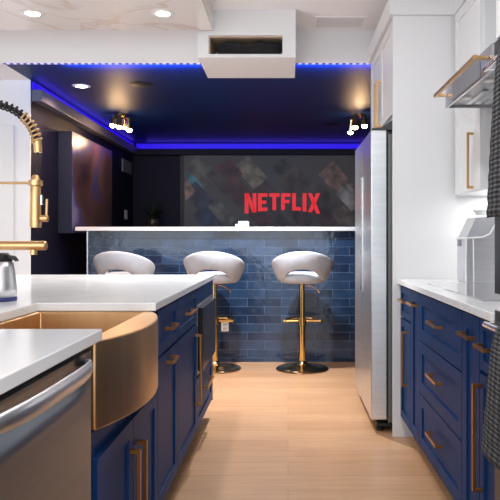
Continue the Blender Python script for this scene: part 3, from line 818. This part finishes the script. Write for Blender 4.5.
# bread box like appliance with slanted lid
kx = thing('countertop_ice_maker', (1.02, 3.55, .914), 'steel countertop appliance with a slanted clear lid behind the cooktop', 'appliance')
Y0, Y1 = 3.4, 3.58
bm = bmnew(); prism(bm, [(.931,.9145),(.931,1.147),(1.02,1.152),(1.055,1.17),(1.078,1.21),(1.09,1.228),(1.2,1.24),(1.2,.9145)], 'y', Y0, Y1)
obj('body', bm, M['fsteel'], kx, .004)
bm = bmnew(); prism(bm, [(.933,1.1485),(.985,1.258),(1.2,1.268),(1.2,1.2415),(1.089,1.2295),(1.077,1.2115),(1.054,1.1715),(1.02,1.1535)], 'y', Y0+.004, Y1-.004)
obj('lid', bm, M['acrylic'], kx, .003)
bm = bmnew(); tube(bm, [(.929,Y1,1.148),(.929,Y0-.002,1.148),(1.02,Y0-.002,1.153),(1.055,Y0-.002,1.171),(1.078,Y0-.002,1.211),(1.09,Y0-.002,1.229)], .0045, 8)
tube(bm, [(.931,Y0-.002,.92),(.931,Y0-.002,1.145)], .0035, 8); tube(bm, [(.972,Y0-.002,.92),(.968,Y0-.002,1.145)], .003, 8)  # inner upright strip is a vertical reflection shaped as a white tube
obj('seam_trim_and_reflection', bm, M['plate'], kx, smooth=True)
obj('display_label', B(.928,.9305,3.49,3.56,1.105,1.14), M['grey'], kx)
bm = bmnew(); lathe(bm, [(0,1.2705),(.025,1.2705),(.03,1.274),(.048,1.30),(.044,1.30),(.026,1.28),(0,1.278)], (1.04,3.49,0), 28)
tag(obj('white_dish', bm, M['plate'], org=(1.04,3.49,1.27), smooth=True), 'small white dish on top of the slanted lid appliance', 'dish')

# wall oven tower
oy0, oy1 = 1.2, 2.018
ov = thing('double_wall_oven', (.98, 1.6, 0), 'dark stainless double wall oven tower at the right edge', 'oven')
obj('tower_body', B(.665, XB2, oy0, oy1, .0, 1.755), M['darksteel'], ov)
for k, (z0, z1) in enumerate(((.15,.925),(.975,1.70))):
    dr = obj('oven_door', B(.640, .6645, oy0+.004, oy1-.002, z0, z1), M['darksteel'], ov, .003)
    obj('oven_window', B(.638, .6396, oy0+.12, oy1-.12, z0+.12, z1-.2), M['black_glass'], dr)
    zh = z1-.04
    bm = bmnew(); tube(bm, [(.598, oy0+.03, zh), (.598, oy1-.045, zh)], .009, 12)
    for y in (oy0+.06, oy1-.065): box(bm, .598, .6395, y-.009, y+.009, zh-.008, zh+.008)
    obj('handle', bm, M['hsteel'], dr, smooth=30)
obj('control_panel', B(.640, .6645, oy0+.004, oy1-.002, 1.703, 1.752), M['darksteel'], ov)
tc_ = thing('oven_top_cabinet', (.98, 1.6, 1.757), 'white cabinet above the wall oven at the right edge', 'cabinet')
obj('body', B(.665, XB2, oy0, oy1, 1.757, 2.435), M['white_lacquer'], tc_)
obj('crown', B(.62, XB2, oy0, oy1+.02, 2.4355, 2.545), M['white_lacquer'], tc_, .004)
shaker(.665, -1, oy0, (oy0+oy1)/2, 1.76, 2.43, tc_, M['white_lacquer'], 'door', .055)
shaker(.665, -1, (oy0+oy1)/2, oy1, 1.76, 2.43, tc_, M['white_lacquer'], 'door', .055)

# towels, woven with a raised waffle
def towel_mat():
    m, nt, b = new_mat('dark_woven_towel')
    b.inputs['Roughness'].default_value = .95
    tc = nt.nodes.new('ShaderNodeTexCoord'); sp = nt.nodes.new('ShaderNodeSeparateXYZ'); mp = nt.nodes.new('ShaderNodeMapping'); mp.inputs['Scale'].default_value = (1,.45,1.25); nt.links.new(tc.outputs['Object'], mp.inputs['Vector']); nt.links.new(mp.outputs[0], sp.inputs[0])
    def wv(op, k):
        a = nt.nodes.new('ShaderNodeMath'); a.operation = op; nt.links.new(sp.outputs['Y'], a.inputs[0]); nt.links.new(sp.outputs['Z'], a.inputs[1])
        c = nt.nodes.new('ShaderNodeMath'); c.operation = 'MULTIPLY'; c.inputs[1].default_value = k; nt.links.new(a.outputs[0], c.inputs[0])
        s = nt.nodes.new('ShaderNodeMath'); s.operation = 'SINE'; nt.links.new(c.outputs[0], s.inputs[0]); return s
    s1, s2 = wv('ADD', 190), wv('SUBTRACT', 190)
    ml = nt.nodes.new('ShaderNodeMath'); ml.operation = 'MULTIPLY'; nt.links.new(s1.outputs[0], ml.inputs[0]); nt.links.new(s2.outputs[0], ml.inputs[1])
    r = nt.nodes.new('ShaderNodeMapRange'); r.inputs['From Min'].default_value = -.5; r.inputs['From Max'].default_value = .6
    nt.links.new(ml.outputs[0], r.inputs['Value'])
    mx = nt.nodes.new('ShaderNodeMix'); mx.data_type = 'RGBA'; mx.inputs['A'].default_value = lin((30,31,34)); mx.inputs['B'].default_value = lin((84,86,90))
    nt.links.new(r.outputs[0], mx.inputs['Factor']); nt.links.new(mx.outputs['Result'], b.inputs['Base Color'])
    bp = nt.nodes.new('ShaderNodeBump'); bp.inputs['Distance'].default_value = .003; nt.links.new(ml.outputs[0], bp.inputs['Height']); nt.links.new(bp.outputs[0], b.inputs['Normal'])
    return m
M['towel'] = towel_mat()
def towel(zh, zb, y0, y1, flare, label):
    bm = bmnew(); ny = 26; X0 = .598
    # path over the bar: back bottom -> up -> over -> front down
    path = []
    for k in range(8): path.append((X0+.0165, zb+.12+(zh-zb-.12)*k/8, 0))
    for k in range(7):
        t = PI*k/6; path.append((X0+.0165*math.cos(t), zh+.0165*math.sin(t), 0))
    for k in range(1, 25): path.append((X0-.0165, zh-(zh-zb)*k/24, k/24))
    grid = []
    for j in range(ny+1):
        u = j/ny; col = []
        for (x, z, f) in path:
            yy = (y0+y1)/2+(u-.5)*(y1-y0)*(1+.42*f**.6)
            w = -abs(.008*math.sin(u*9)*f) - flare*f**.7 - .002*math.sin(z*130)*f
            if x < X0: x += w
            col.append(bm.verts.new((x, yy, z)))
        grid.append(col)
    for A, C in zip(grid, grid[1:]):
        for k in range(len(A)-1): bm.faces.new((A[k], A[k+1], C[k+1], C[k]))
    o = obj('kitchen_towel', bm, M['towel'], org=(X0, (y0+y1)/2, zh), smooth='all')
    s = o.modifiers.new('thick', 'SOLIDIFY'); s.thickness = .007; s.offset = 0
    return tag(o, label, 'towel', 'woven towels on the oven handles')
towel(1.66, 1.205, 1.44, 1.79, .006, 'dark grey woven towel hanging on the upper oven handle')
towel(.885, .525, 1.46, 1.815, .012, 'dark grey woven towel hanging on the lower oven handle')

# ------------------------------------------------------------------ lights
def area(name, loc, rot, sx, sy, e, col=(1,1,1)):
    l = bpy.data.lights.new(name, 'AREA'); l.shape = 'RECTANGLE'; l.size = sx; l.size_y = sy; l.energy = e; l.color = col
    o = bpy.data.objects.new(name, l); COL.objects.link(o); o.location = loc; o.rotation_euler = rot; return o
area('under_cabinet_lamp', (1.2, 3.5, 1.385), (0, 0, 0), .15, .4, 2.2, (1,.98,.96))
area('window_daylight', (XK-.15, (WY0+WY1)/2, 1.3), (0, -PI/2, 0), 2.1, 2.4, 18, (.94,.97,1))
area('open_plan_daylight', (-1.2, YN+.1, 1.5), (PI/2, 0, 0), 5.6, 2.3, 105, (.87,.95,1))
for (x, y) in ((.1, 2.5), (.1, 1.0), (.1, -.6), (-1.7, -.6)):  # unseen ceiling downlights, added to brighten the aisle and floor
    bm = bmnew(); lathe(bm, [(0,-.004),(.05,-.0045),(.07,-.0008)], (x, y, HC), 24); obj('light_lens', bm, M['downlight'], bpy.data.objects['ceiling'])
    l = bpy.data.lights.new('downlight_lamp', 'AREA'); l.shape = 'DISK'; l.size = .14; l.energy = 10; l.color = (.92,.96,1)
    o = bpy.data.objects.new('downlight_lamp', l); COL.objects.link(o); o.location = (x, y, HC-.02)
bm = bmnew(); lathe(bm, [(0,-.004),(.05,-.0045),(.07,-.0008)], (-.27, 5.03, HT), 24); obj('light_lens', bm, M['downlight'], bpy.data.objects['ceiling_media'])  # downlight added out of view behind the bulkhead, brightens bar floor and stools
l = bpy.data.lights.new('downlight_lamp', 'AREA'); l.shape = 'DISK'; l.size = .14; l.energy = 52; l.spread = math.radians(115); l.color = (.92,.96,1)
o = bpy.data.objects.new('downlight_lamp', l); COL.objects.link(o); o.location = (-.27, 5.03, HT-.02)
# blue tape light in the coves and along the ceiling edge
area('cove_lamp', (XL+.03, 7.0, 2.385), (0, -2.3, 0), .04, 3.3, 1.8, (.12,.06,1))
area('cove_lamp', (-.4, YT-.06, 2.38), (-(PI-.7), 0, 0), 3.0, .04, 1.5, (.12,.06,1))
area('edge_tape_lamp', (-.35, YB+.03, HT-.05), (PI/2+.5, 0, 0), 2.6, .03, 22, (.03,.28,1))

world = bpy.data.worlds.new('sky'); bpy.context.scene.world = world; world.use_nodes = True
bg = world.node_tree.nodes['Background']; bg.inputs['Color'].default_value = (.95,.97,1,1); bg.inputs['Strength'].default_value = 1.0

# ------------------------------------------------------------------ camera
cd = bpy.data.cameras.new('camera'); cam = bpy.data.objects.new('camera', cd); COL.objects.link(cam)
cam.location = (0, 0, 1.144); cam.rotation_euler = (PI/2, 0, 0)
cd.sensor_width = 36; cd.lens = 36*650/500; cd.shift_x = -38/500; cd.shift_y = -11/500; cd.clip_start = .05
sc_ = bpy.context.scene
sc_.camera = cam
sc_.view_settings.view_transform = 'Standard'; sc_.view_settings.look = 'None'; sc_.view_settings.exposure = .17; sc_.view_settings.gamma = 1
